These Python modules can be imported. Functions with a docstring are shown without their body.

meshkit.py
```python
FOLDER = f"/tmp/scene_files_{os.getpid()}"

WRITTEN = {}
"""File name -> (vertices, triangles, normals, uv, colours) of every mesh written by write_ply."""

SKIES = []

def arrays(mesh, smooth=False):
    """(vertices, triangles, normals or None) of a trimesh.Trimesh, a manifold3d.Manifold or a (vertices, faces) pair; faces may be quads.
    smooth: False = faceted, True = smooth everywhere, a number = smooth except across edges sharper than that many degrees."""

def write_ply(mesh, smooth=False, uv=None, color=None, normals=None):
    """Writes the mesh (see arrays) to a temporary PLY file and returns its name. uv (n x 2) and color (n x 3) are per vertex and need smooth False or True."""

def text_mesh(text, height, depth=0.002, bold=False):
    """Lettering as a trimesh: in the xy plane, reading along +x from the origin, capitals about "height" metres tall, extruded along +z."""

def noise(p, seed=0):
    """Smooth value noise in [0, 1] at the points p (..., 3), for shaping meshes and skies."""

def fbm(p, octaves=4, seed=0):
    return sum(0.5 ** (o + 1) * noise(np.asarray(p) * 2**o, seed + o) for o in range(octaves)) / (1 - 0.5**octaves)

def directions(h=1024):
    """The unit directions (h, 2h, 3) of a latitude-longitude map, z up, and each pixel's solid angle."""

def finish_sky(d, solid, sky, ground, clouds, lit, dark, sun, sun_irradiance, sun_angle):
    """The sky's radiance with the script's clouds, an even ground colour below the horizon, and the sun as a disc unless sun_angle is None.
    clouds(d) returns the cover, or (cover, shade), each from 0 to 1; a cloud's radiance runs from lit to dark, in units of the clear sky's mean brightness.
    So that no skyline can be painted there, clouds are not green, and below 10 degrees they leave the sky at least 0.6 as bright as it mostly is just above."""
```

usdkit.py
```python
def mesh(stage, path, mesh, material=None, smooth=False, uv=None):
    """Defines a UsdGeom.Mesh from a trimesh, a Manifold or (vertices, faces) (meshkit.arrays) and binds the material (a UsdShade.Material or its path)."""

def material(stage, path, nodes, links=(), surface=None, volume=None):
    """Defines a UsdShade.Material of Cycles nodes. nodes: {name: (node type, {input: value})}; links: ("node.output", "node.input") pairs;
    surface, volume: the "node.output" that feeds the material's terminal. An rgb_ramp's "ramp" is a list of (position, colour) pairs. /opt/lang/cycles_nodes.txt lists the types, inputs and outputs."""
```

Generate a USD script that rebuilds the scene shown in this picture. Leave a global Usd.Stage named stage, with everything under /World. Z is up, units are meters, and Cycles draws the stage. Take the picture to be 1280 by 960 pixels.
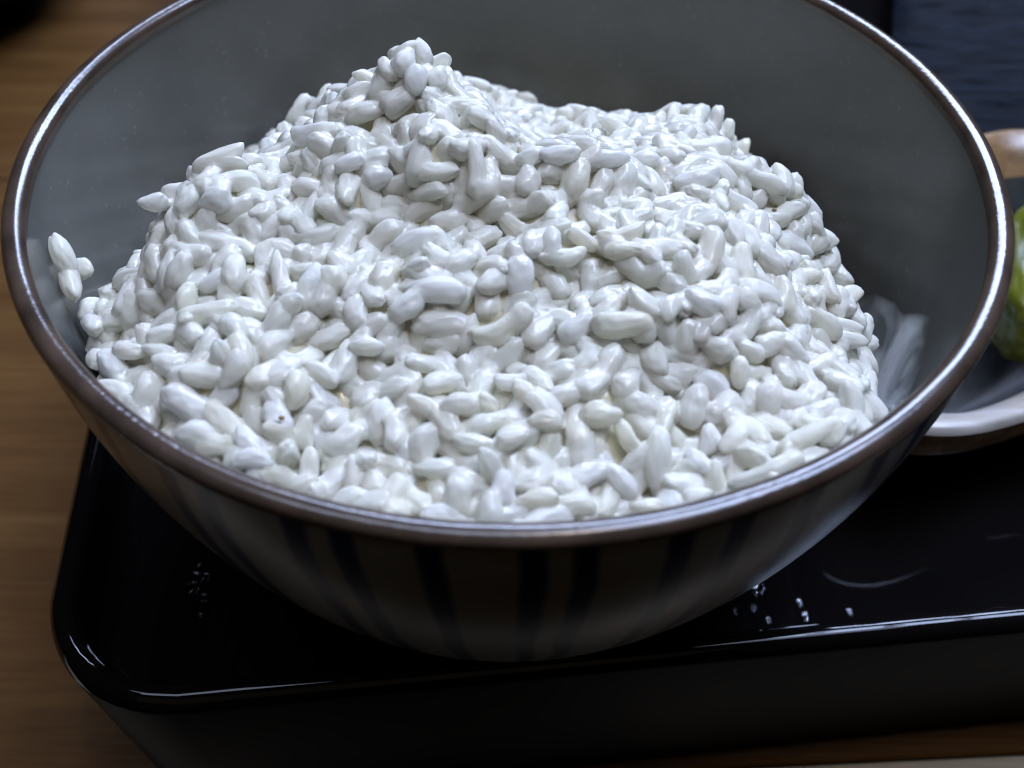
import math
import numpy as np
import trimesh
import usdkit
import meshkit
from scipy.interpolate import RBFInterpolator
from scipy.spatial import cKDTree
from scipy.ndimage import map_coordinates
from shapely.geometry import Polygon
from pxr import Usd, UsdGeom, UsdLux, UsdShade, Gf, Sdf, Vt

rng = np.random.default_rng(7)
stage = Usd.Stage.CreateInMemory()
UsdGeom.SetStageUpAxis(stage, "Z")
UsdGeom.SetStageMetersPerUnit(stage, 1.0)
UsdGeom.Xform.Define(stage, "/World")

# ------------------------------------------------------------------ camera
RIM_Z = 0.0925                      # height of the bowl's rim over the table
EYE = np.array([-0.0001, -0.10979, 0.0742 + RIM_Z])
PITCH, YAW, ROLL = 0.82591, 0.00776, 0.01834
FPX = 640 / math.tan(math.radians(26))
FWD = np.array([math.sin(YAW) * math.cos(PITCH), math.cos(YAW) * math.cos(PITCH), -math.sin(PITCH)])
_r = np.cross(FWD, [0, 0, 1.0]); _r /= np.linalg.norm(_r)
_u = np.cross(_r, FWD)
RIGHT = _r * math.cos(ROLL) + _u * math.sin(ROLL)
UP = -_r * math.sin(ROLL) + _u * math.cos(ROLL)
cam = UsdGeom.Camera.Define(stage, "/World/camera")
m = np.eye(4); m[0, :3], m[1, :3], m[2, :3], m[3, :3] = RIGHT, UP, -FWD, EYE
cam.AddTransformOp().Set(Gf.Matrix4d(*m.ravel().tolist()))
cam.CreateHorizontalApertureAttr(36.0)
cam.CreateVerticalApertureAttr(27.0)
cam.CreateFocalLengthAttr(18 / math.tan(math.radians(26)))
cam.CreateClippingRangeAttr(Gf.Vec2f(0.005, 50))
cam.CreateFStopAttr(22.0)
cam.CreateFocusDistanceAttr(0.126)
cam.CreateExposureAttr(0.44)

# ------------------------------------------------------------------ lamps
def rect(name, pos, target, w, h, intensity, color, up=(0, 0, 1)):
    pos, target = np.array(pos, float), np.array(target, float)
    z = pos - target; z /= np.linalg.norm(z)
    x = np.cross(up, z); x /= np.linalg.norm(x)
    y = np.cross(z, x)
    L = UsdLux.RectLight.Define(stage, "/World/" + name)
    M = np.eye(4); M[0, :3], M[1, :3], M[2, :3], M[3, :3] = x, y, z, pos
    L.AddTransformOp().Set(Gf.Matrix4d(*M.ravel().tolist()))
    L.CreateWidthAttr(w); L.CreateHeightAttr(h)
    L.CreateIntensityAttr(intensity); L.CreateColorAttr(Gf.Vec3f(*color))
    L.CreateNormalizeAttr(False)

HEART = (0, 0, RIM_Z)
DAY = (0.54, 0.66, 1.0)
# a tall barred window, high to the right and behind: the main light
kd = np.array([0.36, 0.24, 0.90]); kd /= np.linalg.norm(kd)
side = np.cross(kd, [0, 1, 0]); side /= np.linalg.norm(side)
KEYD, KEYN = 1.0, 6
for k in range(KEYN):
    o = (k - (KEYN - 1) / 2) * 0.075
    rect("window_light_%d" % k, np.array(HEART) + kd * KEYD + side * o, np.array(HEART) + side * o, 0.064, 0.36, 20.0, DAY, up=(0, 1, 0))
# a wide window at the back
for k in range(7):
    o = (k - 3) * 0.17
    rect("back_window_light_%d" % k, (0.34 + o, 1.45, 1.12 + RIM_Z), (o + 0.04, 0, RIM_Z), 0.125, 0.52, 24.0, DAY)
# a small warm lamp over the table
rect("warm_lamp", (0.13, -0.10, 0.95), (0.02, -0.03, 0.08), 0.06, 0.06, 45.0, (1.0, 0.72, 0.38))
# added fill: a broad cool overhead panel that softens contrast on the rice
rect("added_overhead_fill", (0.0, -0.05, 1.6), (0.0, -0.04, 0), 1.5, 0.46, 4.2, (0.63, 0.725, 1.0), up=(0, 1, 0))
# the dim room on the near side
rect("room_light", (-0.2, -1.5, 1.1), (0, 0, 0), 1.8, 1.2, 0.07, (1.0, 0.76, 0.50))


def pixel_ray(u, v):
    d = FWD + RIGHT * (u - 640) / FPX - UP * (v - 480) / FPX
    return d / np.linalg.norm(d)

def project(p):
    d = np.asarray(p) - EYE
    z = d @ FWD
    return np.stack([640 + FPX * (d @ RIGHT) / z, 480 - FPX * (d @ UP) / z], -1), z

# ------------------------------------------------------------------ helpers
def tag(path, label=None, cat=None, group=None, kind=None):
    p = stage.GetPrimAtPath(path)
    for k, v in (("label", label), ("category", cat), ("group", group), ("kind", kind)):
        if v:
            p.SetCustomDataByKey(k, v)

_used = {}
def numbered(parent, name):
    key = parent + "/" + name
    n = _used.get(key, 0); _used[key] = n + 1
    return key if n == 0 else "%s_%03d" % (key, n)

def thing(name, label, cat, group=None):
    path = numbered("/World", name)
    UsdGeom.Xform.Define(stage, path)
    tag(path, label, cat, group)
    return path

def obj(name, mesh, material, parent="/World", smooth=40, normals=None):
    path = numbered(parent, name)
    g = usdkit.mesh(stage, path, mesh, material, smooth=False if normals is not None else smooth)
    if normals is not None:
        g.CreateNormalsAttr(Vt.Vec3fArray.FromNumpy(np.asarray(normals, np.float32)))
        g.SetNormalsInterpolation("vertex")
    return path

def mat(name, nodes, links, surface):
    return usdkit.material(stage, "/World/Looks/" + name, nodes, links, surface=surface)

def lathe(profile, n=160):
    """Surface of revolution of a closed profile [(r, z)...] about z."""
    P = np.array(profile, float); k = len(P)
    a = np.arange(n) * 2 * np.pi / n
    V = np.stack([P[None, :, 0] * np.cos(a)[:, None], P[None, :, 0] * np.sin(a)[:, None], np.broadcast_to(P[None, :, 1], (n, k))], -1).reshape(-1, 3)
    i, j = np.meshgrid(np.arange(n), np.arange(k), indexing="ij")
    i2, j2 = (i + 1) % n, (j + 1) % k
    q = np.stack([i * k + j, i2 * k + j, i2 * k + j2, i * k + j2], -1).reshape(-1, 4)
    F = np.vstack([q[:, [0, 1, 2]], q[:, [0, 2, 3]]])
    t = trimesh.Trimesh(V, F, process=False)
    t.merge_vertices(); t.update_faces(t.nondegenerate_faces()); t.remove_unreferenced_vertices()
    if t.volume < 0:
        t.invert()
    return t

# ------------------------------------------------------------------ materials
M = {}
M["wood"] = mat("wood", {
    "g": ("geometry", {}),
    "map": ("mapping", {"scale": (9, 80, 40), "rotation": (0, 0, -0.03)}),
    "big": ("mapping", {"scale": (2.2, 18, 10)}),
    "n1": ("noise_texture", {"scale": 1.6, "detail": 7, "roughness": 0.62, "distortion": 0.5}),
    "n2": ("noise_texture", {"scale": 2.0, "detail": 3, "distortion": 1.2}),
    "fib": ("mapping", {"scale": (60, 900, 300)}),
    "n3": ("noise_texture", {"scale": 1.0, "detail": 3}),
    "r1": ("rgb_ramp", {"ramp": [(0.25, (0.072, 0.034, 0.010)), (0.5, (0.098, 0.048, 0.014)), (0.75, (0.128, 0.064, 0.020))]}),
    "r2": ("rgb_ramp", {"ramp": [(0.3, (0.72, 0.66, 0.6)), (0.65, (1.0, 1.0, 1.0))]}),
    "r3": ("rgb_ramp", {"ramp": [(0.35, (0.80, 0.77, 0.74)), (0.6, (1, 1, 1))]}),
    "mx": ("mix_color", {"blend_type": "multiply", "fac": 1.0}),
    "mx2": ("mix_color", {"blend_type": "multiply", "fac": 0.8}),
    "b": ("bump", {"strength": 0.35, "distance": 0.0006}),
    "p": ("principled_bsdf", {"roughness": 0.42, "ior": 1.45, "specular_ior_level": 0.12}),
}, [("g.position", "map.vector"), ("g.position", "big.vector"), ("g.position", "fib.vector"), ("map.vector", "n1.vector"), ("big.vector", "n2.vector"), ("fib.vector", "n3.vector"),
    ("n1.fac", "r1.fac"), ("n2.fac", "r2.fac"), ("n3.fac", "r3.fac"), ("r1.color", "mx.a"), ("r2.color", "mx.b"), ("mx.result", "mx2.a"), ("r3.color", "mx2.b"),
    ("mx2.result", "p.base_color"), ("n3.fac", "b.height"), ("b.normal", "p.normal")], "p.BSDF")
M["pale_wood"] = mat("pale_wood", {
    "g": ("geometry", {}),
    "map": ("mapping", {"scale": (12, 200, 90)}),
    "n1": ("noise_texture", {"scale": 2.0, "detail": 6, "distortion": 0.4}),
    "r1": ("rgb_ramp", {"ramp": [(0.3, (0.30, 0.25, 0.17)), (0.7, (0.46, 0.39, 0.28))]}),
    "p": ("principled_bsdf", {"roughness": 0.5}),
}, [("g.position", "map.vector"), ("map.vector", "n1.vector"), ("n1.fac", "r1.fac"), ("r1.color", "p.base_color")], "p.BSDF")
M["lacquer"] = mat("black_lacquer", {
    "g": ("geometry", {}),
    "n": ("noise_texture", {"scale": 220, "detail": 2}),
    "n2": ("noise_texture", {"scale": 90, "detail": 4}),
    "r": ("rgb_ramp", {"ramp": [(0.3, (0.03, 0.03, 0.03)), (0.8, (0.065, 0.065, 0.065))]}),
    "b": ("bump", {"strength": 0.05, "distance": 0.0003}),
    "p": ("principled_bsdf", {"base_color": (0.004, 0.0035, 0.0035), "ior": 1.36}),
}, [("g.position", "n.vector"), ("g.position", "n2.vector"), ("n.fac", "b.height"), ("n2.fac", "r.fac"), ("r.color", "p.roughness"), ("b.normal", "p.normal")], "p.BSDF")

M["lacquer_side"] = mat("satin_black_lacquer", {
    "g": ("geometry", {}),
    "n": ("noise_texture", {"scale": 400, "detail": 4}),
    "r": ("rgb_ramp", {"ramp": [(0.3, (0.0012, 0.0010, 0.0009)), (0.8, (0.0032, 0.0027, 0.0024))]}),
    "p": ("principled_bsdf", {"roughness": 0.42, "specular_ior_level": 0.04}),
}, [("g.position", "n.vector"), ("n.fac", "r.fac"), ("r.color", "p.base_color")], "p.BSDF")

# celadon grey glaze with fine specks; blue brushed stripes on the outside only
M["glaze"] = mat("grey_glaze", {
    "g": ("geometry", {}),
    "n": ("noise_texture", {"scale": 55, "detail": 5, "roughness": 0.6}),
    "r": ("rgb_ramp", {"ramp": [(0.3, (0.078, 0.078, 0.068)), (0.7, (0.104, 0.103, 0.090))]}),
    "sp": ("voronoi_texture", {"scale": 900, "randomness": 1.0}),
    "spr": ("rgb_ramp", {"ramp": [(0.0, (1.6, 1.6, 1.6)), (0.16, (1.4, 1.4, 1.4)), (0.30, (1, 1, 1)), (1, (1, 1, 1))]}),
    "ng": ("noise_texture", {"scale": 420, "detail": 2}),
    "ngr": ("rgb_ramp", {"ramp": [(0.52, (0, 0, 0)), (0.66, (1, 1, 1))]}),
    "spm": ("mix_color", {"a": (1, 1, 1), "use_clamp": False}),
    "mx": ("mix_color", {"blend_type": "multiply", "fac": 1.0, "use_clamp": False}),
    "nb": ("noise_texture", {"scale": 300, "detail": 3}),
    "b": ("bump", {"strength": 0.10, "distance": 0.0004}),
    "p": ("principled_bsdf", {"roughness": 0.22, "ior": 1.5}),
}, [("g.position", "n.vector"), ("g.position", "sp.vector"), ("g.position", "nb.vector"), ("g.position", "ng.vector"), ("n.fac", "r.fac"), ("sp.distance", "spr.fac"),
    ("ng.fac", "ngr.fac"), ("ngr.color", "spm.fac"), ("spr.color", "spm.b"), ("r.color", "mx.a"), ("spm.result", "mx.b"),
    ("mx.result", "p.base_color"), ("nb.fac", "b.height"), ("b.normal", "p.normal")], "p.BSDF")
M["striped"] = mat("striped_glaze", {
    "g": ("geometry", {}),
    "xyz": ("separate_xyz", {}),
    "at": ("math", {"math_type": "arctan2"}),
    "wob": ("noise_texture", {"scale": 45, "detail": 2}),
    "wm": ("math", {"math_type": "multiply_add", "value2": 0.05, "value3": 0.0}),
    "an": ("math", {"math_type": "add"}),
    "sc": ("math", {"math_type": "multiply", "value2": 8.4}),
    "cv": ("combine_xyz", {}),
    "vo": ("voronoi_texture", {"dimensions": "1D", "scale": 1.0, "randomness": 0.45}),
    "rp": ("rgb_ramp", {"ramp": [(0.0, (0.012, 0.020, 0.06)), (0.12, (0.022, 0.036, 0.10)), (0.22, (0.29, 0.28, 0.255)), (1.0, (0.33, 0.315, 0.285))]}),
    "p": ("principled_bsdf", {"roughness": 0.28, "ior": 1.5, "specular_ior_level": 0.3}),
}, [("g.position", "xyz.vector"), ("xyz.y", "at.value1"), ("xyz.x", "at.value2"), ("g.position", "wob.vector"), ("wob.fac", "wm.value1"), ("at.value", "an.value1"), ("wm.value", "an.value2"),
    ("an.value", "sc.value1"), ("sc.value", "vo.w"), ("vo.distance", "rp.fac"), ("rp.color", "p.base_color")], "p.BSDF")
M["rim"] = mat("iron_rim_glaze", {
    "g": ("geometry", {}),
    "n": ("noise_texture", {"scale": 160, "detail": 4}),
    "r": ("rgb_ramp", {"ramp": [(0.3, (0.030, 0.020, 0.014)), (0.7, (0.075, 0.050, 0.034))]}),
    "nb": ("noise_texture", {"scale": 1500, "detail": 2}),
    "nv": ("noise_texture", {"scale": 60, "detail": 1}),
    "st": ("rgb_ramp", {"ramp": [(0.4, (0.05, 0.05, 0.05)), (0.65, (0.3, 0.3, 0.3))]}),
    "b": ("bump", {"strength": 0.3, "distance": 0.0002}),
    "p": ("principled_bsdf", {"roughness": 0.2, "ior": 1.6}),
}, [("g.position", "n.vector"), ("g.position", "nb.vector"), ("g.position", "nv.vector"), ("n.fac", "r.fac"), ("r.color", "p.base_color"), ("nv.fac", "st.fac"), ("st.color", "b.strength"), ("nb.fac", "b.height"), ("b.normal", "p.normal")], "p.BSDF")

def rice_material(name, base, sss=0.0006):
    return mat(name, {
        "g": ("geometry", {}),
        "n1": ("noise_texture", {"scale": 3000, "detail": 2, "roughness": 0.6}),
        "n2": ("noise_texture", {"scale": 900, "detail": 2}),
        "md": ("noise_texture", {"scale": 190, "detail": 2}),
        "mr": ("rgb_ramp", {"ramp": [(0.50, (0.01, 0.01, 0.01)), (0.64, (0.9, 0.9, 0.9))]}),
        "b2": ("bump", {"strength": 0.07, "distance": 0.0003}),
        "b1": ("bump", {"distance": 0.00034}),
        "rr": ("rgb_ramp", {"ramp": [(0.35, (0.12, 0.12, 0.12)), (0.7, (0.27, 0.27, 0.27))]}),
        "vc": ("noise_texture", {"scale": 260, "detail": 2}),
        "vr": ("rgb_ramp", {"ramp": [(0.3, tuple(np.array(base) * 0.93)), (0.7, tuple(np.minimum(np.array(base) * 1.04, 0.97)))]}),
        "tl": ("translucent_bsdf", {}),
        "mx": ("mix_closure", {"fac": 0.42}),
        "fr": ("fresnel", {"IOR": 1.37}),
        "gl": ("glossy_bsdf", {"color": (1.0, 1.0, 1.0)}),
        "wet": ("mix_closure", {}),
        "p": ("principled_bsdf", {"subsurface_method": "random_walk", "specular_ior_level": 0.0, "subsurface_weight": 0.25, "subsurface_scale": sss * 1.0, "subsurface_radius": (0.60, 0.72, 1.0), "subsurface_ior": 1.36, "ior": 1.52}),
    }, [("g.position", "n1.vector"), ("g.position", "n2.vector"), ("g.position", "md.vector"), ("g.position", "vc.vector"), ("md.fac", "mr.fac"), ("mr.color", "b1.strength"),
        ("n2.fac", "b2.height"), ("b2.normal", "b1.normal"), ("n1.fac", "b1.height"), ("b1.normal", "gl.normal"), ("n2.fac", "rr.fac"), ("rr.color", "gl.roughness"), ("fr.fac", "wet.fac"), ("mx.closure", "wet.closure1"), ("gl.BSDF", "wet.closure2"),
        ("vc.fac", "vr.fac"), ("vr.color", "p.base_color"), ("vr.color", "tl.color"), ("p.BSDF", "mx.closure1"), ("tl.BSDF", "mx.closure2")], "wet.closure")
M["rice"] = [rice_material("cooked_rice", (0.982, 0.93, 0.78)), rice_material("cooked_rice_clear", (0.975, 0.915, 0.73), 0.0010), rice_material("cooked_rice_white", (0.985, 0.945, 0.83), 0.0005)]
M["gap_tint"] = rice_material("rice_gap_light_tint", (0.955, 0.86, 0.58), 0.0009)  # cream of the gaps: light scattered between grains, put into the core's colour
M["bran"] = mat("bran", {"p": ("principled_bsdf", {"base_color": (0.24, 0.14, 0.05), "roughness": 0.5})}, [], "p.BSDF")
M["film"] = mat("starch_film", {
    "g": ("geometry", {}),
    "map": ("mapping", {"scale": (1.0, 0.45, 0.45)}),
    "n": ("noise_texture", {"scale": 170, "detail": 4, "distortion": 1.5}),
    "r": ("rgb_ramp", {"ramp": [(0.34, (0.10, 0.10, 0.10)), (0.48, (0.42, 0.42, 0.42)), (0.64, (0.95, 0.95, 0.95))]}),
    "t": ("transparent_bsdf", {}),
    "p": ("principled_bsdf", {"base_color": (0.72, 0.74, 0.72), "roughness": 0.3}),
    "at": ("attribute", {"attribute": "fade"}),
    "mu": ("math", {"math_type": "multiply"}),
    "mx": ("mix_closure", {}),
}, [("g.position", "map.vector"), ("map.vector", "n.vector"), ("n.fac", "r.fac"), ("r.color", "mu.value1"), ("at.fac", "mu.value2"), ("mu.value", "mx.fac"), ("t.BSDF", "mx.closure1"), ("p.BSDF", "mx.closure2")], "mx.closure")
M["dish_white"] = mat("dish_lip_glaze", {
    "g": ("geometry", {}),
    "map": ("mapping", {"scale": (0.5, 3.0, 3.0)}),
    "n": ("noise_texture", {"scale": 120, "detail": 4}),
    "r": ("rgb_ramp", {"ramp": [(0.3, (0.30, 0.285, 0.25)), (0.7, (0.50, 0.48, 0.44))]}),
    "nb": ("noise_texture", {"scale": 200, "detail": 4, "roughness": 0.65}),
    "rb": ("rgb_ramp", {"ramp": [(0.3, (0.11, 0.058, 0.022)), (0.5, (0.22, 0.125, 0.05)), (0.72, (0.34, 0.23, 0.13))]}),
    "xyz": ("separate_xyz", {}),
    "nl": ("noise_texture", {"scale": 70, "detail": 2}),
    "ma": ("math", {"math_type": "multiply_add", "value2": 0.03}),
    "mr": ("map_range", {"from_min": 0.000, "from_max": 0.042, "clamp": True}),
    "mx": ("mix_color", {}),
    "p": ("principled_bsdf", {"roughness": 0.25}),
}, [("g.position", "map.vector"), ("map.vector", "n.vector"), ("n.fac", "r.fac"), ("g.position", "nb.vector"), ("nb.fac", "rb.fac"), ("g.position", "xyz.vector"), ("g.position", "nl.vector"),
    ("nl.fac", "ma.value1"), ("xyz.y", "ma.value3"), ("ma.value", "mr.value"), ("mr.result", "mx.fac"), ("r.color", "mx.a"), ("rb.color", "mx.b"), ("mx.result", "p.base_color")], "p.BSDF")
M["dish_brown"] = mat("brown_dish_clay", {
    "g": ("geometry", {}),
    "n": ("noise_texture", {"scale": 260, "detail": 4, "roughness": 0.65}),
    "r": ("rgb_ramp", {"ramp": [(0.3, (0.20, 0.10, 0.034)), (0.5, (0.40, 0.23, 0.09)), (0.72, (0.62, 0.48, 0.32))]}),
    "b": ("bump", {"strength": 0.3, "distance": 0.0005}),
    "p": ("principled_bsdf", {"roughness": 0.35}),
}, [("g.position", "n.vector"), ("n.fac", "r.fac"), ("r.color", "p.base_color"), ("n.fac", "b.height"), ("b.normal", "p.normal")], "p.BSDF")
M["dish_dark"] = mat("dark_dish_glaze", {
    "g": ("geometry", {}),
    "n": ("noise_texture", {"scale": 120, "detail": 4}),
    "r": ("rgb_ramp", {"ramp": [(0.3, (0.012, 0.014, 0.016)), (0.7, (0.05, 0.052, 0.05))]}),
    "p": ("principled_bsdf", {"roughness": 0.2}),
}, [("g.position", "n.vector"), ("n.fac", "r.fac"), ("r.color", "p.base_color")], "p.BSDF")
M["pickle"] = mat("green_pickle", {
    "g": ("geometry", {}),
    "n": ("noise_texture", {"scale": 200, "detail": 4}),
    "r": ("rgb_ramp", {"ramp": [(0.3, (0.075, 0.085, 0.002)), (0.6, (0.115, 0.125, 0.003)), (0.8, (0.15, 0.155, 0.006))]}),
    "b": ("bump", {"strength": 0.4, "distance": 0.0006}),
    "p": ("principled_bsdf", {"roughness": 0.38, "subsurface_weight": 0.4, "subsurface_scale": 0.002, "subsurface_radius": (0.8, 1.0, 0.2)}),
}, [("g.position", "n.vector"), ("n.fac", "r.fac"), ("r.color", "p.base_color"), ("n.fac", "b.height"), ("b.normal", "p.normal")], "p.BSDF")
M["blue_plate"] = mat("dark_blue_plate_glaze", {
    "g": ("geometry", {}),
    "map": ("mapping", {"scale": (1.0, 9.0, 1.0)}),
    "n": ("noise_texture", {"scale": 60, "detail": 5, "roughness": 0.65}),
    "r": ("rgb_ramp", {"ramp": [(0.35, (0.0006, 0.0009, 0.0016)), (0.5, (0.002, 0.0035, 0.0065)), (0.7, (0.006, 0.012, 0.021))]}),
    "b": ("bump", {"strength": 0.8, "distance": 0.0012}),
    "p": ("principled_bsdf", {"roughness": 0.5, "specular_ior_level": 0.04}),
}, [("g.position", "map.vector"), ("map.vector", "n.vector"), ("n.fac", "r.fac"), ("r.color", "p.base_color"), ("n.fac", "b.height"), ("b.normal", "p.normal")], "p.BSDF")
M["water"] = mat("water", {"p": ("principled_bsdf", {"base_color": (1, 1, 1), "roughness": 0.02, "ior": 1.33, "transmission_weight": 1.0})}, [], "p.BSDF")

# ------------------------------------------------------------------ the setting: the table
def slab(x0, x1, y0, y1, z0, z1, bev=0.0008):
    b = trimesh.creation.box(bounds=[[x0, y0, z0], [x1, y1, z1]])
    p = Polygon([(x0, y0), (x1, y0), (x1, y1), (x0, y1)])
    import manifold3d as m3
    big = m3.Manifold.hull_points(np.vstack([
        np.array([[x, y, z] for x in (x0 + bev, x1 - bev) for y in (y0 + bev, y1 - bev) for z in (z0, z1)]),
        np.array([[x, y, z] for x in (x0, x1) for y in (y0 + bev, y1 - bev) for z in (z0 + bev, z1 - bev)]),
        np.array([[x, y, z] for x in (x0 + bev, x1 - bev) for y in (y0, y1) for z in (z0 + bev, z1 - bev)])]))
    t = big.to_mesh()
    return trimesh.Trimesh(t.vert_properties[:, :3], t.tri_verts, process=False)

path = "/World/table"
UsdGeom.Xform.Define(stage, path)
tag(path, "orange brown wooden table top under the black tray", "table", kind="structure")
rot = trimesh.transformations.rotation_matrix(0.06, (0, 0, 1), (0.07, -0.0380, 0))
for (y0, y1, mm) in ((-0.0378, 0.1260, "wood"), (0.1264, 0.75, "wood"), (-0.052, -0.0382, "pale_wood")):
    t = slab(-0.7, 0.7, y0, y1, -0.03, 0.0, 0.0004); t.apply_transform(rot)
    obj("plank", t, M[mm], path, smooth=False)

# ------------------------------------------------------------------ tray
TA = 0.115                          # the tray stands a little turned
FLOOR = RIM_Z - 0.062
TOP = RIM_Z - 0.050
def tray_point(a, b):               # a along the front edge from its left corner, b towards the back
    c, s = math.cos(TA), math.sin(TA)
    return np.array([-0.0598 + a * c - b * s, -0.0528 + a * s + b * c])
def rounded(a0, b0, a1, b1, r, n=14):
    pts = []
    for cx, cy, t0 in ((a1 - r, b0 + r, -90), (a1 - r, b1 - r, 0), (a0 + r, b1 - r, 90), (a0 + r, b0 + r, 180)):
        for k in range(n + 1):
            t = math.radians(t0 + 90 * k / n)
            pts.append((cx + r * math.cos(t), cy + r * math.sin(t)))
    return np.array(pts)
TW, TD = 0.42, 0.31
def sweep_rounded(section, closed=True):
    """section: [(inset, z)...], swept round the tray's outline; the corner radius shrinks with the inset."""
    rings = []
    for ins, z in section:
        o = rounded(ins, ins, TW - ins, TD - ins, max(0.019 - ins, 0.002))
        rings.append(np.array([[*tray_point(*q), z] for q in o]))
    n, k = len(rings[0]), len(rings)
    V = np.array(rings).transpose(1, 0, 2).reshape(-1, 3)
    F = []
    for i in range(n):
        for j in range(k if closed else k - 1):
            i2, j2 = (i + 1) % n, (j + 1) % k
            F += [(i * k + j, i2 * k + j, i2 * k + j2), (i * k + j, i2 * k + j2, i * k + j2)]
    t = trimesh.Trimesh(V, F, process=False)
    if t.volume < 0:
        t.invert()
    return t
tray = thing("lacquer_tray", "black glossy lacquer tray with rounded corners under the rice bowl", "tray")
sec = [(0.0046, 0.0005), (0.0040, 0.002), (0.0034, 0.006), (0.0033, 0.0066), (0.0, TOP - 0.0028), (0.0, TOP - 0.0022), (0.0003, TOP - 0.0009), (0.0011, TOP - 0.0002), (0.0019, TOP), (0.0027, TOP - 0.0002), (0.0034, TOP - 0.0009), (0.0038, TOP - 0.0022), (0.00385, TOP - 0.0028),
       (0.00445, FLOOR + 0.0036), (0.0045, FLOOR + 0.003), (0.0058, FLOOR + 0.001), (0.0075, FLOOR + 0.0002), (0.0075, FLOOR - 0.003), (0.0045, FLOOR - 0.003), (0.0065, 0.0005)]
obj("tray_edge", sweep_rounded(sec[5:-1], False), M["lacquer"], tray)
obj("tray_side", sweep_rounded([sec[-1]] + sec[:6], False), M["lacquer_side"], tray)
fl = rounded(0.0074, 0.0074, TW - 0.0074, TD - 0.0074, 0.0116)
fp = Polygon([tuple(tray_point(*q)) for q in fl])
t = trimesh.creation.extrude_polygon(fp, 0.004); t.apply_translation((0, 0, FLOOR - 0.004))
obj("tray_floor", t, M["lacquer"], tray, smooth=30)

# ------------------------------------------------------------------ the rice bowl
R, RB, HB, EX = 0.060, 0.0425, 0.054, 1.8
def r_out(z):                       # z measured from the rim, negative
    s = np.clip(-np.asarray(z, float) / HB, 0, 1)
    return RB + (R - RB) * (1 - s ** EX) - 0.0006
def r_in(z):
    return r_out(z) - 0.0022
bowl = thing("rice_bowl", "grey glazed bowl of rice with brown rim and dark blue outer stripes", "bowl")
zz = np.linspace(-0.0011, -0.050, 26)
inner = [(r_in(z), RIM_Z + z) for z in zz] + [(0.034, RIM_Z - 0.0525), (0.024, RIM_Z - 0.054), (0.0, RIM_Z - 0.0545)]
mid_in = [(0.0, RIM_Z - 0.0558), (0.024, RIM_Z - 0.0555), (0.034, RIM_Z - 0.054)] + [(r_in(z) + 0.0013, RIM_Z + z) for z in zz[::-1]]
obj("bowl_interior", lathe(inner + mid_in, 200), M["glaze"], bowl, smooth=60)
outer = [(r_out(z), RIM_Z + z) for z in zz] + [(0.0405, RIM_Z - 0.0535), (0.034, RIM_Z - 0.0565), (0.0305, RIM_Z - 0.0578), (0.0300, RIM_Z - 0.0615), (0.0290, FLOOR + 0.0001), (0.0275, FLOOR + 0.0001), (0.0268, RIM_Z - 0.0612), (0.0262, RIM_Z - 0.0585), (0.0, RIM_Z - 0.058)]
mid_out = [(0.0, RIM_Z - 0.0566), (0.034, RIM_Z - 0.0548)] + [(r_out(z) - 0.0013, RIM_Z + z) for z in zz[::-1]]
obj("bowl_exterior", lathe(outer + mid_out, 200), M["striped"], bowl, smooth=60)
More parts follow.
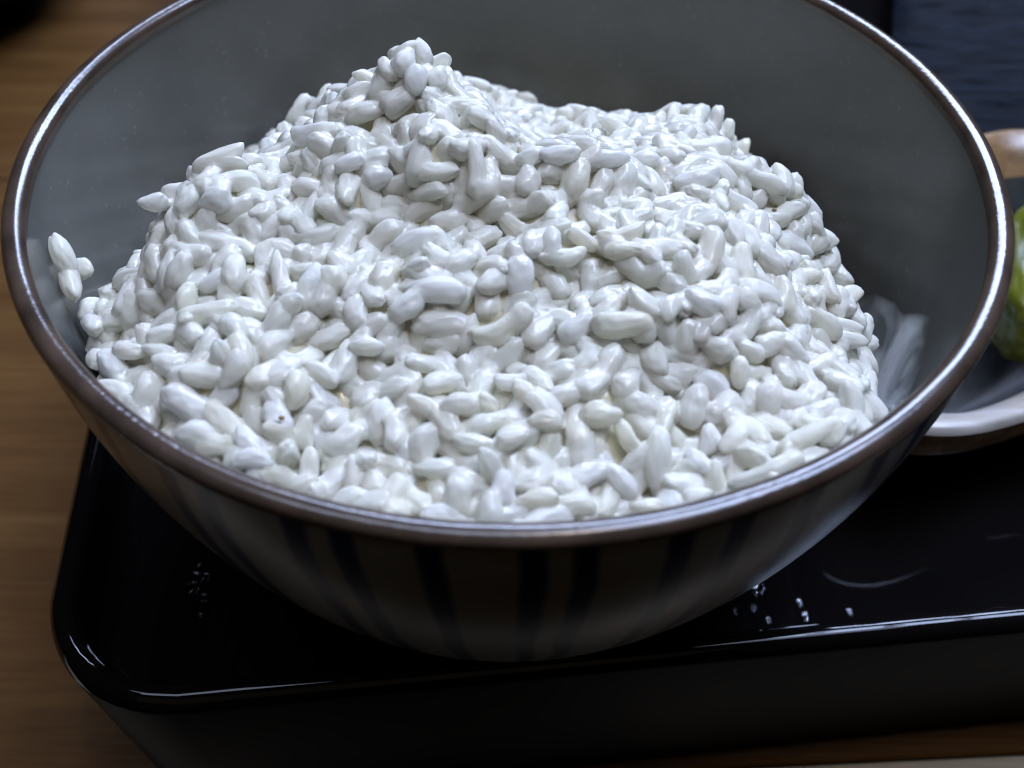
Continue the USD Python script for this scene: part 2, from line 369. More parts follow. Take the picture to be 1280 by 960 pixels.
# the rim: a rounded iron-brown band, a little uneven
ri, ro = float(r_in(-0.0027)) - 0.00022, float(r_out(-0.0027)) + 0.00022
prof = []
for k in range(15):
    t = math.pi * k / 14
    c = (ri + ro) / 2; h = (ro - ri) / 2
    prof.append((c + h * math.cos(t) * (1.0 if abs(math.cos(t)) < .9 else 1), RIM_Z - 0.0011 + 0.0011 * math.sin(t)))
prof = [(ro, RIM_Z - 0.0014)] + prof + [(ri, RIM_Z - 0.0018)]
t = lathe(prof, 320)
v = np.array(t.vertices)
v[:, 2] += (meshkit.fbm(v * np.array([90, 90, 90]), 2, 5) - 0.5) * 0.0004
v[:, :2] *= (1 + (meshkit.fbm(v * np.array([60, 60, 60]), 2, 9) - 0.5) * 0.004)[:, None]
t.vertices = v
obj("rim", t, M["rim"], bowl, smooth=60)

# ------------------------------------------------------------------ the rice
# height of the heap over the rim plane at (x, y), in mm
CTRL = np.array([
    (0, -55, -9.0), (-20, -51, -9.0), (20, -52, -9.4), (-37, -41, -8.6), (37, -42, -9.5), (40, -37, -11.0), (46, -29, -19), (49, -20, -24), (42, -14, -14.0), (49, -12, -24.1), (41, 2, -15.7), (50, 2, -31.1), (44, 14, -27.0), (36, 24, -20.0),
    (-47, -26, -9.1), (-50, -8, -19.2), (-46, 8, -21.7), (-34, 27, -19.4), (-14, 40, -19.9), (10, 42, -25.5), (0, -42, -5.5), (-22, -38, -4.9), (22, -38, -6.0), (0, -30, -3.0), (-22, -26, -2.0), (22, -26, -1.8), (0, -16, 2.3), (-20, -13, 1.0), (20, -13, 0.4),
    (0, -2, 3.3), (-18, 2, 4.0), (20, 2, -1.4), (-9, 5, 6.0), (2, 9, -9.4), (-30, 4, -5.9), (31, 6, -8.6), (36, -12, -10.1), (-36, -12, -1.0), (14, 12, -8.5), (-8, 22, -7.5), (10, 25, -15.1)], float)
_rbf = RBFInterpolator(CTRL[:, :2], CTRL[:, 2], smoothing=2.0, kernel="thin_plate_spline")
GX = np.arange(-62, 62.1, 1.0)
_gx, _gy = np.meshgrid(GX, GX, indexing="ij")
GH = _rbf(np.stack([_gx.ravel(), _gy.ravel()], -1)).reshape(_gx.shape)
GH += (meshkit.fbm(np.stack([_gx / 9, _gy / 9, 0 * _gx], -1), 3, 3) - 0.5) * 5.8
_q = meshkit.noise(np.stack([_gx / 6.5, _gy / 6.5, 0 * _gx + 3.3], -1), 17); GH += (np.abs(_q - 0.5) * -2 + 0.5) * 3.0       # soft clumps with creases between
def Hmm(x, y):                      # metres in, height over the rim plane in metres out
    x, y = np.asarray(x, float), np.asarray(y, float)
    h = map_coordinates(GH, [x.ravel() * 1000 + 62, y.ravel() * 1000 + 62], order=1, mode="nearest") / 1000
    return h.reshape(x.shape) if x.ndim else float(h[0])
def hit(u, v):
    """Where the line of sight through a photo point meets the heap, or passes nearest above it."""
    d = pixel_ray(u, v)
    tt = np.linspace(0.06, 0.24, 900)
    P = EYE + tt[:, None] * d
    g = P[:, 2] - RIM_Z - Hmm(P[:, 0], P[:, 1])
    inside = np.hypot(P[:, 0], P[:, 1]) < 0.057
    neg = np.nonzero((g < 0) & inside)[0]
    if len(neg):
        return P[neg[0]], True
    g = np.where(inside, g, 9)
    k = int(np.argmin(g))
    return P[k], False
# dents and swells of the heap seen in the photo: (u, v, radius mm, mm)
for u, v, r, dz in ((580, 440, 7, -2.2), (690, 430, 6, -1.5), (480, 440, 5, -1.5), (670, 245, 6, -1.6), (780, 250, 6, -1.4), (700, 205, 6, 1.6), (560, 255, 5, -1.5), (690, 310, 6, 1.2), (545, 370, 5, 1.6), (830, 460, 5, -1.2), (640, 520, 6, 1.0), (860, 560, 4, -1.0), (440, 500, 4, -1.2), (230, 490, 6, 1.0), (512, 75, 5, 2.0), (345, 178, 3.5, -2.5), (795, 172, 4, -2.2), (868, 150, 5, 1.4), (385, 130, 5, 1.4), (250, 205, 5, 1.4), (950, 240, 6, 1.2), (1010, 270, 5, 1.5), (1035, 330, 3.5, -2.5), (1050, 375, 4, 1.5), (150, 410, 4, -2.5), (130, 365, 4, 1.0), (780, 405, 5, 1.2), (400, 250, 6, 1.0), (480, 180, 4, -1.2), (350, 420, 5, -1)):
    p, ok = hit(u, v)
    GH += dz * np.exp(-((_gx - p[0] * 1000) ** 2 + (_gy - p[1] * 1000) ** 2) / (2 * (r / 1.7) ** 2))

# grains told apart in the photo: u, v, length px, width px, slant degrees (up to the right positive), lift mm
HERO = """573 503 50 33 5 1.2;588 552 60 28 -5 1;642 545 34 26 20 1;618 526 56 28 12 .6;638 475 30 18 0 .8;656 488 42 20 -42 1;673 506 38 25 -50 1;682 525 46 26 0 .8;710 490 56 32 22 1;752 517 60 38 0 1;728 565 74 44 88 .5;785 545 46 24 -65 .6;671 622 60 24 12 1;717 631 70 34 0 .4;778 600 60 32 -50 .8;629 608 46 34 85 .6;612 638 66 40 88 .6;570 618 62 40 80 .6;492 615 70 50 60 .5
403 464 56 23 -35 1.2;370 485 56 35 88 1;388 588 72 28 88 1;474 525 66 35 80 .8;427 552 60 38 30 .6;440 590 52 28 85 .6;382 541 32 21 88 .6;316 575 56 28 0 1.2;322 603 54 44 80 .5;530 507 60 28 -30 .5;530 553 62 45 70 .4
137 455 56 32 -50 .8;162 437 50 26 -5 1;203 446 60 28 -35 .8;180 492 70 40 70 1;232 505 84 50 -30 .8;278 527 72 44 -40 1;230 468 50 30 0 .6;290 463 60 35 60 .8;250 545 70 46 -20 .3
124 363 66 22 16 .6;165 347 74 30 10 .8;165 388 60 40 80 .2;200 418 42 27 15 .8;258 388 86 34 12 1.2;230 372 38 30 80 .6;266 350 46 18 35 .6;244 316 40 30 0 .6;174 305 44 32 70 .6;110 385 44 30 60 .2
215 276 34 27 85 .6;268 250 46 42 0 .8;186 247 36 25 10 .4;218 236 46 30 0 .6;275 203 82 30 8 .8;272 190 76 25 22 .6;318 162 44 20 85 .8;338 185 36 22 -40 .2;300 225 60 30 0 .5
530 58 34 21 -72 1.6;506 72 40 30 60 1.2;482 84 34 20 -60 1.2;457 95 48 22 -36 1.2;550 94 34 26 80 1;562 97 34 22 -78 1;520 98 44 32 80 .8;497 127 54 34 35 .8;510 154 34 26 30 .6;550 142 50 23 -55 1.2;580 130 98 26 -3 .8;620 113 44 20 0 .4;657 119 40 20 -10 .4;520 202 66 44 82 .8;595 210 78 25 88 1.4;472 220 44 34 30 .8;435 202 40 22 25 .8;408 114 36 17 84 1;445 112 44 22 30 .6;372 132 54 28 60 .8;390 165 80 34 10 .5;690 125 70 26 -6 .4;735 138 66 26 -16 .5;770 158 54 22 -35 .5
623 187 52 25 -45 1;663 193 44 18 24 1;700 190 62 28 10 1.2;760 197 70 26 8 1.2;806 196 44 22 0 .8;660 225 50 36 80 .4;720 228 70 40 70 .5;780 225 66 40 80 .4;644 286 68 28 -40 1;691 302 34 25 85 1;728 297 40 22 -35 1;705 320 72 26 8 1.2;778 290 68 25 12 1;780 312 58 23 3 1;823 294 34 18 85 .6;841 286 40 22 60 .8;651 345 56 42 85 .5
545 362 110 38 0 1.6;508 382 54 34 30 1;550 405 98 42 0 .3;457 432 30 27 0 1;620 412 78 34 25 .8;415 348 46 40 80 1;392 345 46 30 75 .9;350 345 76 23 -80 1;280 305 90 38 -8 .8;520 300 76 40 20 .9;560 275 56 30 10 .8;480 340 50 36 60 .6
840 143 34 19 80 1;872 146 48 32 60 .8;899 142 36 19 80 .9;913 158 34 16 85 .6;932 184 38 19 75 .8;813 163 36 23 30 .6;888 182 76 34 8 .6;955 226 78 24 -18 .9;918 252 92 38 -20 1;1015 256 44 24 -40 .8;992 237 26 16 0 .5;1034 293 42 25 -30 .6;995 307 62 46 -30 .3;992 262 40 26 20 .6;836 251 54 20 20 .8;870 220 70 30 10 .5;950 290 76 44 85 .4;890 310 70 44 80 .6;930 330 70 40 -80 .5
983 366 58 32 -84 1.2;1038 356 52 24 -70 .8;1062 370 46 30 35 .8;1014 344 34 17 20 .5;1062 422 64 23 -12 .9;1060 407 48 17 -15 .5;1029 400 72 34 -30 .4;926 464 46 28 85 1;940 437 46 26 -30 .5;965 428 46 30 20 .5;882 375 56 34 -20 1;1029 452 46 26 30 .6
824 571 102 38 86 1.2;874 577 50 28 -45 .8;870 622 36 27 30 .8;1014 540 86 32 30 .9;1027 510 54 20 25 .8;1044 538 40 28 60 .6;885 549 44 28 80 .6;894 486 68 46 -50 .6;962 497 54 40 85 .7;950 593 108 24 20 .7;977 580 70 20 22 .5;813 634 62 18 0 .4;868 505 66 44 82 .4;780 403 96 38 3 1.3;720 408 60 34 40 .5;760 455 70 36 60 .4"""
HEROES = [tuple(map(float, q.split())) for row in HERO.split("\n") for q in row.split(";")]
STRAY = [(77, 316, 52, 25, -65), (104, 335, 26, 14, -70), (88, 352, 48, 25, -75)]   # on the bowl's wall

def frame(axis, near):
    a = axis / np.linalg.norm(axis)
    n = near - a * (near @ a); n /= np.linalg.norm(n)
    return np.stack([a, np.cross(n, a), n])          # rows: length, width, thickness

def surface_normal(x, y):
    e = 0.002
    n = np.array([-(Hmm(x + e, y) - Hmm(x - e, y)) / (2 * e), -(Hmm(x, y + e) - Hmm(x, y - e)) / (2 * e), 1.0])
    return n / np.linalg.norm(n)

def inside_wall(p, margin):
    z = min(p[2] - RIM_Z, -0.0005)
    return math.hypot(p[0], p[1]) < r_in(z) - margin

grains = []                                           # centre, frame, half sizes, hero?
for u, v, L, W, ang, lift in HEROES:
    p, ok = hit(u, v)
    z = (p - EYE) @ FWD
    px = z / FPX
    view = (EYE - p) / np.linalg.norm(EYE - p)
    n = surface_normal(p[0], p[1])
    a = math.radians(ang)
    img = RIGHT * math.cos(a) + UP * math.sin(a)
    # the long axis lies in the plane of sight through the slant, leaning half-way into the heap's surface
    nn = n - RIGHT * 0
    tang = img - view * ((img @ nn) / max(view @ nn, 0.35))
    axis = img * 0.55 + tang / np.linalg.norm(tang) * 0.45 if ok else img
    axis = axis / np.linalg.norm(axis)
    fore = math.sqrt(max(1 - (axis @ view) ** 2, 0.2))
    half = np.array([0.84 * L * px / 2 / fore, 0.84 * W * px / 2, 0.84 * W * px / 2 * rng.uniform(0.74, 0.95)])
    half = np.clip(half, (0.0017, 0.0009, 0.0008), (0.0031, 0.00142, 0.00130))
    c = p + view * (lift * 0.7e-3) - n * half[2] * 0.35
    if not ok:
        c = c - np.array([0, 0, 0.0004])
    k = 0
    while not inside_wall(c, half[1] * 0.9) and k < 40:
        c = c + np.array([-c[0], -c[1], 0]) * 0.01 + np.array([0, 0, 0.0]); k += 1
    grains.append((c, frame(axis, view), half, 1))

for u, v, L, W, ang in STRAY:                         # pressed against the left wall
    d = pixel_ray(u, v)
    tt = np.linspace(0.06, 0.24, 1500)
    P = EYE + tt[:, None] * d
    rr = np.hypot(P[:, 0], P[:, 1])
    zz_ = P[:, 2] - RIM_Z
    ok = (zz_ < -0.001) & (rr > r_in(np.minimum(zz_, -0.001)) - 0.0016) & (rr < 0.0585)
    p = P[np.nonzero(ok)[0][0]]
    px = ((p - EYE) @ FWD) / FPX
    a = math.radians(ang)
    radial = np.array([p[0], p[1], 0]) / rr[np.nonzero(ok)[0][0]]
    wall_n = -radial * 0.93 + np.array([0, 0, 0.36])
    img = RIGHT * math.cos(a) + UP * math.sin(a)
    view = (EYE - p) / np.linalg.norm(EYE - p)
    axis = img - view * ((img @ wall_n) / (view @ wall_n))
    axis /= np.linalg.norm(axis)
    fore = math.sqrt(max(1 - (axis @ view) ** 2, 0.2))
    grains.append((p, frame(axis, wall_n), np.array([min(L * px / 2 / fore, 0.0036), W * px / 2, 0.0012]), 2))

# the rest of the heap: layers of grains packed over its surface
hero_n = len(grains)
centres = np.array([g[0] for g in grains])
def scatter(count, gap, depth, hero_gap, sizes):
    global centres
    made = 0
    for _ in range(count):
        a, rr = rng.uniform(0, 2 * np.pi), 0.057 * math.sqrt(rng.uniform())
        x, y = rr * math.cos(a), rr * math.sin(a)
        if y > 0.036:
            continue
        n = surface_normal(x, y)
        p = np.array([x, y, RIM_Z + float(Hmm(x, y))]) - n * (depth + rng.uniform(-0.0006, 0.0006))
        half = np.array([rng.uniform(*sizes[0]), rng.uniform(*sizes[1]), 0]); half[2] = half[1] * rng.uniform(0.78, 0.95)
        bare = 0.0075 * math.exp(-((a - 0.05) / 0.65) ** 2) + 0.0075 * math.exp(-((a - 2 * np.pi - 0.05) / 0.65) ** 2) + 0.002 * math.exp(-((a - 3.3) / 0.4) ** 2)
        if not inside_wall(p, half[1] * 1.3 + bare):     # the wall shows beside the heap at the right and the left
            continue
        if len(centres):
            dd = np.linalg.norm(centres - p, axis=1)
            if dd[:hero_n].min() < hero_gap or (len(dd) > hero_n and dd[hero_n:].min() < gap):
                continue
        t = rng.normal(size=3); t -= n * (t @ n) * rng.uniform(0.45, 0.95)
        grains.append((p, frame(t, n + rng.normal(size=3) * 0.25), half, 0))
        centres = np.vstack([centres, p]); made += 1
    return made
S1 = ((0.0019, 0.0025), (0.00104, 0.00130))
c1 = scatter(16000, 0.0019, 0.0008, 0.0019, S1)
c2 = scatter(14000, 0.0021, 0.0022, 0.0015, S1)

ico2, ico3 = trimesh.creation.icosphere(2), trimesh.creation.icosphere(3)
C = np.array([g[0] for g in grains]); FR = np.array([g[1] for g in grains]); HS = np.array([g[2] for g in grains])
tree = cKDTree(C)
def ell(i, P):
    q = (P - C[i]) @ FR[i].T
    k0 = np.linalg.norm(q / HS[i], axis=1); gq = q / HS[i] ** 2
    k1 = np.linalg.norm(gq, axis=1) + 1e-9
    return k0 * (k0 - 1) / k1, (gq / k1[:, None]) @ FR[i]
def core_z(x, y):
    """Top of the sticky packed rice between the grains, over the rim plane."""
    return Hmm(x, y) - 0.0015 + 0.0018 * (meshkit.fbm(np.stack([x * 300, y * 300, 0 * x + 0.5], -1), 3, 31) - 0.5)
def core_near(P):
    e = 0.0005
    x, y = P[:, 0], P[:, 1]
    h = core_z(x, y)
    g = np.stack([-(core_z(x + e, y) - h) / e, -(core_z(x, y + e) - h) / e, np.ones(len(P))], -1)
    l = np.linalg.norm(g, axis=1)
    return (P[:, 2] - RIM_Z - h) / l, g / l[:, None]
def grain_mesh(i, ico):
    s = np.array(ico.vertices)
    # plump ends, a slight bend, uneven swelling
    pw = rng.uniform(1.95, 2.6)
    q = s / ((np.abs(s) ** pw).sum(1) ** (1 / pw))[:, None] * HS[i]
    seed = rng.uniform(0, 50, 3)
    bend = rng.normal() * 0.12
    q[:, 1] += bend * HS[i][0] * ((q[:, 0] / HS[i][0]) ** 2 - 0.4)
    taper = rng.normal() * 0.14
    q[:, 1:] *= (1 + taper * q[:, :1] / HS[i][0])
    amp = (meshkit.fbm(s * 1.3 + seed, 2, 1) - 0.5) * 0.36 + (meshkit.fbm(s * 3.2 + seed, 2, 2) - 0.5) * 0.10
    q *= (1 + amp)[:, None]
    P = q @ FR[i] + C[i]
    t = trimesh.Trimesh(P, ico.faces, process=False)
    N = np.array(t.vertex_normals)
    K = 0.0011
    out, nn, hs = np.zeros(len(P)), N.copy(), np.zeros(len(P))
    for j in tree.query_ball_point(C[i], HS[i][0] + 0.0045) + [-1] * (grains[i][3] != 2):
        if j == i:
            continue
        d, g = ell(j, P) if j >= 0 else core_near(P)
        h = np.clip(1 - np.abs(d) / K, 0, 1)
        out = np.maximum(out, np.where(d > 0, h * h * K / 4, 0))
        w = np.where(d > 0, 0.5 * h * h, np.where(d > -K, 1 - 0.5 * h * h, 0))
        sel = (w > hs) & (d > -K)
        nn[sel] = (1 - w[sel])[:, None] * N[sel] + w[sel][:, None] * g[sel]
        hs = np.maximum(hs, w)
    P = P + N * out[:, None]
    nn /= np.linalg.norm(nn, axis=1, keepdims=True) + 1e-9
    return trimesh.Trimesh(P, ico.faces, process=False), nn

# how large each grain shows: near the eye, on top, not buried
uv, depth = project(C)
order = sorted(range(len(grains)), key=lambda i: (0 if grains[i][3] else 1, depth[i] + (0.02 if i >= hero_n + c1 else 0)))
inframe = [i for i in order if grains[i][3] != 2]
front = set(inframe[:300])
heap = thing("rice_heap", "heap of glossy white steamed rice mounded in the grey bowl", "rice")
rest_v, rest_f, rest_n, at = [], [], [], 0
for i in inframe:
    if i in front:
        t, n = grain_mesh(i, ico3)
        obj("rice_grain", t, M["rice"][int(rng.choice(3, p=[.5, .28, .22]))], heap, normals=n)
    else:
        t, n = grain_mesh(i, ico2 if i >= hero_n + c1 else ico3)
        rest_v.append(t.vertices); rest_f.append(t.faces + at); rest_n.append(n); at += len(t.vertices)
# the packed inside of the heap, under the grains
a = np.linspace(0, 2 * np.pi, 361)[:-1]; rr = np.linspace(0, 1, 130)
ss, tt = np.meshgrid(rr, a, indexing="ij")
CR = 0.0535 - 0.0105 * np.exp(-(np.angle(np.exp(1j * (tt - 0.0))) / 0.75) ** 2) - 0.002
x, y = CR * ss * np.cos(tt), CR * ss * np.sin(tt)
zt = core_z(x, y)
for _ in range(3):
    k = np.minimum(1.0, (r_in(np.minimum(zt, -0.001)) - 0.0006) / 0.0535)
    x, y = CR * ss * k * np.cos(tt), CR * ss * k * np.sin(tt)
    zt = core_z(x, y)
core_v = np.vstack([np.stack([x, y, RIM_Z + zt], -1).reshape(-1, 3), np.stack([x * 0.7, y * 0.7, 0 * x + RIM_Z - 0.045], -1).reshape(-1, 3)])
core_v = np.array(core_v); na, nr = len(a), len(rr)
F = []
for lower in (0, 1):
    o = lower * na * nr
    for i in range(nr - 1):
        for j in range(na):
            j2 = (j + 1) % na
            q = (o + i * na + j, o + (i + 1) * na + j, o + (i + 1) * na + j2, o + i * na + j2)
            F += [(q[0], q[1], q[2]), (q[0], q[2], q[3])] if not lower else [(q[0], q[2], q[1]), (q[0], q[3], q[2])]
for j in range(na):
    j2 = (j + 1) % na
    u0, u1 = (nr - 1) * na + j, (nr - 1) * na + j2
    l0, l1 = na * nr + u0, na * nr + u1
    F += [(u0, l0, l1), (u0, l1, u1)]
core = trimesh.Trimesh(core_v, F, process=False)
p = obj("packed_rice", core, M["gap_tint"], heap, smooth=True); tag(p, kind="stuff")
p = obj("rice_grain_mass", trimesh.Trimesh(np.vstack(rest_v), np.vstack(rest_f), process=False), M["rice"][0], heap, normals=np.vstack(rest_n)); tag(p, kind="stuff")

# brown and yellowish flecks of bran left on a few grains
for u, v, r in ((585, 608, .28), (175, 486, .34), (968, 262, .30), (352, 522, .3)):
    q, _ = hit(u, v)
    near = C[np.argsort(np.linalg.norm(np.cross(C - EYE, pixel_ray(u, v)), axis=1) + 0.3 * np.abs((C - EYE) @ pixel_ray(u, v) - np.linalg.norm(q - EYE)))[0]]
    i = int(np.argmin(np.linalg.norm(C - near, axis=1)))
    o = EYE + pixel_ray(u, v) * np.linspace(0.05, 0.24, 3000)[:, None]
    d, _ = ell(i, o)
    q = o[int(np.argmax(d < 0.0001))] if (d < 0.0001).any() else near - pixel_ray(u, v) * HS[i][2]
    t = trimesh.creation.icosphere(2)
    t.vertices = np.array(t.vertices) * (1 + 0.3 * (meshkit.fbm(np.array(t.vertices) * 2 + u, 2, 4)[:, None] - 0.5)) * np.array([1, 0.75, 0.6]) * r / 1000 + q
    obj("bran_fleck", t, M["bran"], heap, smooth=True)

# the grains stuck on the wall, apart from the heap
LAB = ["long white rice grain standing against the left inner wall of the bowl", "tiny broken rice bit on the right side of the grain standing at the left wall", "white rice grain under the standing one, touching the left inner wall and the heap"]
for k, i in enumerate([i for i in range(len(grains)) if grains[i][3] == 2]):
    t, n = grain_mesh(i, ico3)
    p = obj("loose_rice_grain", t, M["rice"][0], normals=n)
    tag(p, LAB[k], "rice grain")

# ------------------------------------------------------------------ starch film on the right wall
def on_wall(u, v, off=0.0004):
    d = pixel_ray(u, v)
    tt = np.linspace(0.05, 0.26, 3000)
    P = EYE + tt[:, None] * d
    z_ = P[:, 2] - RIM_Z
    g = np.hypot(P[:, 0], P[:, 1]) - (r_in(np.minimum(z_, -0.0005)) - off)
    k = np.nonzero((g > 0) & (z_ < -0.001))[0]
    k = k[0]
    return P[k]
outline = np.array([(1035, 395), (1062, 372), (1095, 366), (1118, 378), (1128, 392), (1146, 390), (1162, 394), (1158, 425), (1148, 465), (1132, 505), (1105, 540), (1062, 566), (1030, 580), (1010, 560), (1030, 500)], float)
fp = Polygon(outline).buffer(3).buffer(-3)
pts = []
for u in np.arange(1004, 1170, 4.0):
    for v in np.arange(360, 590, 4.0):
        pts.append((u, v))
pts = np.array(pts)
import shapely
keep = shapely.contains_xy(fp, pts[:, 0], pts[:, 1])
bd = np.array([fp.exterior.interpolate(s).coords[0] for s in np.arange(0, fp.exterior.length, 4.0)])
allp = np.vstack([pts[keep], bd])
from scipy.spatial import Delaunay
tri = Delaunay(allp).simplices
cen = allp[tri].mean(1)
tri = tri[shapely.contains_xy(fp.buffer(0.5), cen[:, 0], cen[:, 1])]
w = np.array([on_wall(*q) for q in allp])
back = w.copy(); back[:, :2] *= (1 + 0.00015 / 0.058)
nW = len(w)
film = trimesh.Trimesh(np.vstack([w, back]), np.vstack([tri, tri[:, ::-1] + nW]), process=False)
p = obj("starch_film", film, M["film"], smooth=True)
fade = np.array([fp.exterior.distance(shapely.Point(*q)) for q in allp]) / 16
fade = np.clip(np.concatenate([fade, fade]), 0, 1).astype(np.float32)
UsdGeom.PrimvarsAPI(stage.GetPrimAtPath(p)).CreatePrimvar("fade", Sdf.ValueTypeNames.FloatArray, "vertex").Set(Vt.FloatArray.FromNumpy(fade))
tag(p, "thin milky starch film dried on the right inner wall of the bowl beside the rice", "starch film")

# ------------------------------------------------------------------ the pickle dish at the right
DISH = np.array([(55, -11), (62, -12), (76, -8), (96, 0), (118, 9), (138, 18), (144, 28), (142, 46), (134, 64), (116, 68), (96, 66), (80, 63), (66, 52), (57, 34), (53, 14), (53, 0), (53.2, -7)], float) / 1000
for _ in range(3):                  # round the corners
    nx_ = np.roll(DISH, -1, 0)
    DISH = np.stack([DISH * 0.75 + nx_ * 0.25, DISH * 0.25 + nx_ * 0.75], 1).reshape(-1, 2)
DC = DISH.mean(0)
def dish_ring(inset, z, wob=0.0):
    """The dish's outline drawn in by so many metres, its edge waving up and down by wob."""
    d = DISH - DC
    l = np.linalg.norm(d, axis=1)
    a = np.arctan2(d[:, 1], d[:, 0])
    k = 1 - inset / l + wob * (0.4 * np.sin(9 * a + 2.0) + 0.25 * np.sin(14 * a))
    z_ = z + wob * 0.03 * (np.sin(5 * a + 1.2) + 0.6 * np.sin(8 * a))
    return np.stack([DC[0] + d[:, 0] * k, DC[1] + d[:, 1] * k, z_ + np.zeros(len(a))], -1)
def loft(rings, cap0=False, cap1=False):
    n = len(rings[0]); V = [np.vstack(rings)]; F = []
    for j in range(len(rings) - 1):
        for i in range(n):
            i2 = (i + 1) % n
            a_, b_, c_, d_ = j * n + i, j * n + i2, (j + 1) * n + i2, (j + 1) * n + i
            F += [(a_, b_, c_), (a_, c_, d_)]
    k = len(rings) * n
    for flag, j in ((cap0, 0), (cap1, len(rings) - 1)):
        if flag:
            V.append(rings[j].mean(0)[None])
            for i in range(n):
                i2 = (i + 1) % n
                F.append((k, j * n + i2, j * n + i) if j == 0 else (k, j * n + i, j * n + i2))
            k += 1
    return trimesh.Trimesh(np.vstack(V), F, process=False)
DZ = RIM_Z - 0.042
dish = thing("pickle_dish", "small wavy edged ceramic dish, brown outside and white lipped, right of the bowl", "dish")
obj("dish_body", loft([dish_ring(.022, FLOOR + 0.0003), dish_ring(.020, FLOOR + 0.002), dish_ring(.010, FLOOR + 0.008, .012), dish_ring(.0016, DZ - .0070, .028), dish_ring(.0006, DZ - .0056, .03),
                       dish_ring(0.0003, DZ - .0026, .045), dish_ring(0, DZ - .0012, .045)], cap0=True), M["dish_brown"], dish, smooth=60)
obj("dish_lip", loft([dish_ring(0, DZ - .0012, .045), dish_ring(.0006, DZ - .0002, .045), dish_ring(.0020, DZ, .045), dish_ring(.006, DZ - .0016, .045), dish_ring(.0095, DZ - .0046, .02)]), M["dish_white"], dish, smooth=60)
obj("dish_well", loft([dish_ring(.0095, DZ - .0046, .02), dish_ring(.0125, DZ - .0085, .012), dish_ring(.018, DZ - .0115), dish_ring(.026, DZ - .0125)], cap1=True), M["dish_dark"], dish, smooth=60)
# pickled greens in the dish
def lump(c, axis, half, seed, amp=0.25):
    t = trimesh.creation.icosphere(4); s = np.array(t.vertices)
    q = np.sign(s) * np.abs(s) ** 0.8 * np.array(half)
    q *= (1 + (meshkit.fbm(s * 1.6 + seed, 3, seed) - 0.5) * amp * 2 + (meshkit.fbm(s * 6 + seed, 2, seed + 3) - 0.5) * 0.04)[:, None]
    Fm = frame(np.array(axis, float), np.array([0, 0, 1.0]))
    t.vertices = q @ Fm + np.array(c)
    return t
for k, (c, ax, half, lab) in enumerate((
        ((0.0890, 0.0205, DZ + 0.0010), (0.35, 1, 0.05), (0.0180, 0.0088, 0.0080), "green pickle piece in the dish beside the bowl, nearest the rim"),
        ((0.107, 0.036, DZ + 0.0035), (1, 0.5, 0.0), (0.015, 0.008, 0.008), "green pickle piece further back and right in the dish"),
        ((0.109, 0.014, DZ + 0.0020), (1, -0.3, 0.0), (0.014, 0.008, 0.0075), "green pickle piece in the front right of the dish"))):
    p = obj("pickle_slice", lump(c, ax, half, 11 + k), M["pickle"], smooth=True)
    tag(p, lab, "pickle")

# ------------------------------------------------------------------ dark blue plate behind
bp = thing("ridged_plate", "dark blue plate with fine horizontal ridges behind the bowl, top right", "plate")
nx, ny = 90, 300
PW, PD, PA = 0.16, 0.125, -0.26
xs, ys = np.linspace(0, PW, nx), np.linspace(0, PD, ny)
X, Y = np.meshgrid(xs, ys, indexing="ij")
c, s = math.cos(PA), math.sin(PA)
def plate_pt(x, y, z):
    return np.stack([0.0815 + x * c - y * s, 0.086 + x * s + y * c, FLOOR + z], -1)
wx, wy = X * c - Y * s, X * s + Y * c                    # the ridges run across, not along the plate's edge
Zr = (meshkit.fbm(np.stack([wx * 60, wy * 420, 0 * X], -1), 3, 21) - 0.5) * 0.0022
edge = np.minimum.reduce([X, PW - X, Y, PD - Y])
Zr = Zr * np.clip(edge / 0.003, 0, 1) + 0.0075 + 0.0020 * np.exp(-edge / 0.004)
top = plate_pt(X, Y, Zr).reshape(-1, 3)
idx = np.arange(nx * ny).reshape(nx, ny)
q = np.stack([idx[:-1, :-1], idx[1:, :-1], idx[1:, 1:], idx[:-1, 1:]], -1).reshape(-1, 4)
F = np.vstack([q[:, [0, 1, 2]], q[:, [0, 2, 3]]])
bot = plate_pt(X * 0.96 + PW * 0.02, Y * 0.96 + PD * 0.02, 0 * X + 0.0004).reshape(-1, 3)
border = np.concatenate([idx[:, 0], idx[-1, 1:], idx[-2::-1, -1], idx[0, -2:0:-1]])
b2 = np.roll(border, -1); o = nx * ny
F = np.vstack([F, F[:, ::-1] + o, np.stack([border, border + o, b2 + o], -1), np.stack([border, b2 + o, b2], -1)])
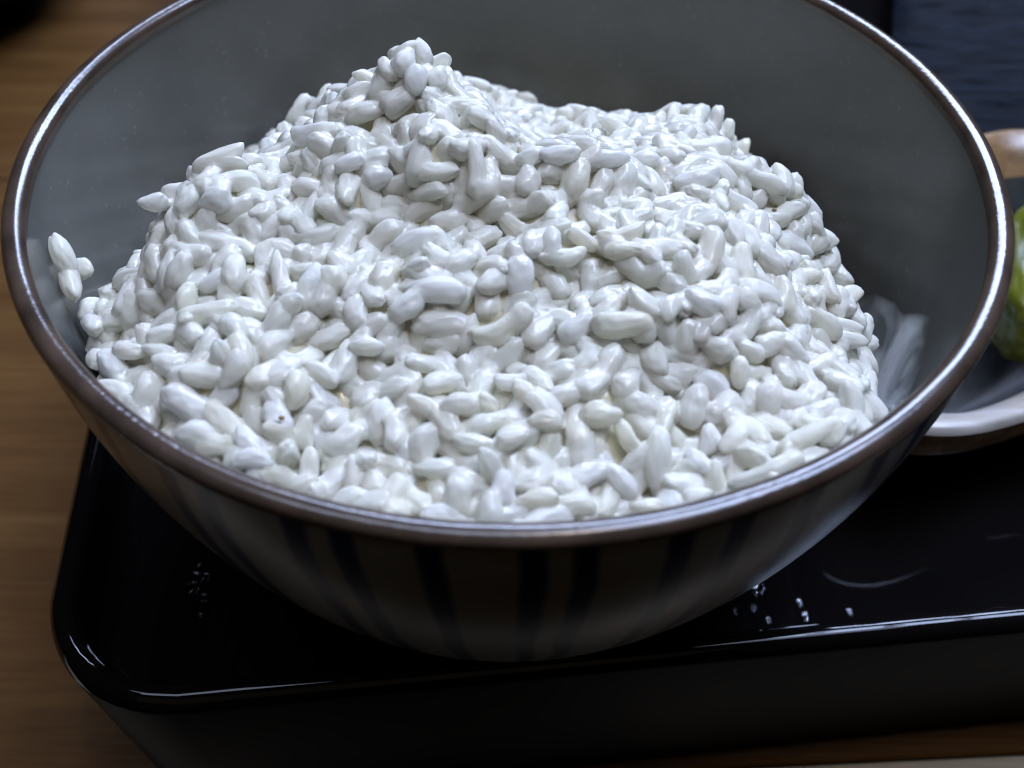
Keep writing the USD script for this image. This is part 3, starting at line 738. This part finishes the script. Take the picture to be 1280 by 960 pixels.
obj("plate_body", trimesh.Trimesh(np.vstack([top, bot]), F, process=False), M["blue_plate"], bp, smooth=50)

# ------------------------------------------------------------------ black lacquer cup at the upper left
cup = thing("lacquer_cup", "black lacquer soup bowl at the edge of the table, cut by the top left corner", "bowl")
prof = [(0.0, 0.0), (0.030, 0.0), (0.0315, 0.006), (0.046, 0.018), (0.054, 0.034), (0.0565, 0.052), (0.0555, 0.053), (0.0545, 0.052), (0.052, 0.034), (0.044, 0.020), (0.0, 0.014)]
t = lathe(prof, 96); t.apply_translation((-0.180, 0.212, 0))
obj("cup_body", t, M["lacquer"], cup, smooth=50)

# ------------------------------------------------------------------ drops of water on the tray
DROPS = ((-46.3, -23.2, 1.1, "left of the bowl, furthest back of five"), (-45.0, -24.6, .9, "left of the bowl, second from the back"), (-46.4, -26.4, 1.2, "left of the bowl, largest of the five"), (-44.6, -28.0, .8, "left of the bowl, second from the front"), (-44.4, -31.0, .5, "left of the bowl, smallest and frontmost"),
         (38.3, -25.5, 1.5, "right of the bowl, largest of all"), (37.0, -28.7, .7, "just in front of the large drop right of the bowl"), (34.2, -29.4, .6, "right of the bowl, closest to the bowl"), (38.9, -30.7, .7, "right of the bowl, near the front edge"),
         (43.9, -27.7, .9, "in the row of three, back one"), (44.3, -30.0, 1.0, "in the row of three, middle one"), (50.9, -29.2, .8, "right of the bowl, standing alone furthest right"), (44.4, -32.4, .7, "in the row of three, front one"))
for k, (x, y, r, where) in enumerate(DROPS):
    t = trimesh.creation.icosphere(3)
    v = np.array(t.vertices); seed = rng.uniform(0, 40, 3)
    v *= (1 + (meshkit.fbm(v * 0.9 + seed, 2, 8) - 0.5) * 0.5)[:, None]
    v[:, 2] = np.where(v[:, 2] > 0, v[:, 2] * 0.34, v[:, 2] * 0.04)
    t.vertices = v * r * 0.8 / 1000 + np.array([x / 1000, y / 1000, FLOOR + 0.00006])
    p = obj("water_drop", t, M["water"], smooth=60)
    tag(p, "tiny water drop on the tray " + where if where[0] in "lri" else "tiny water drop " + where, "water drop", "water drops on the tray")
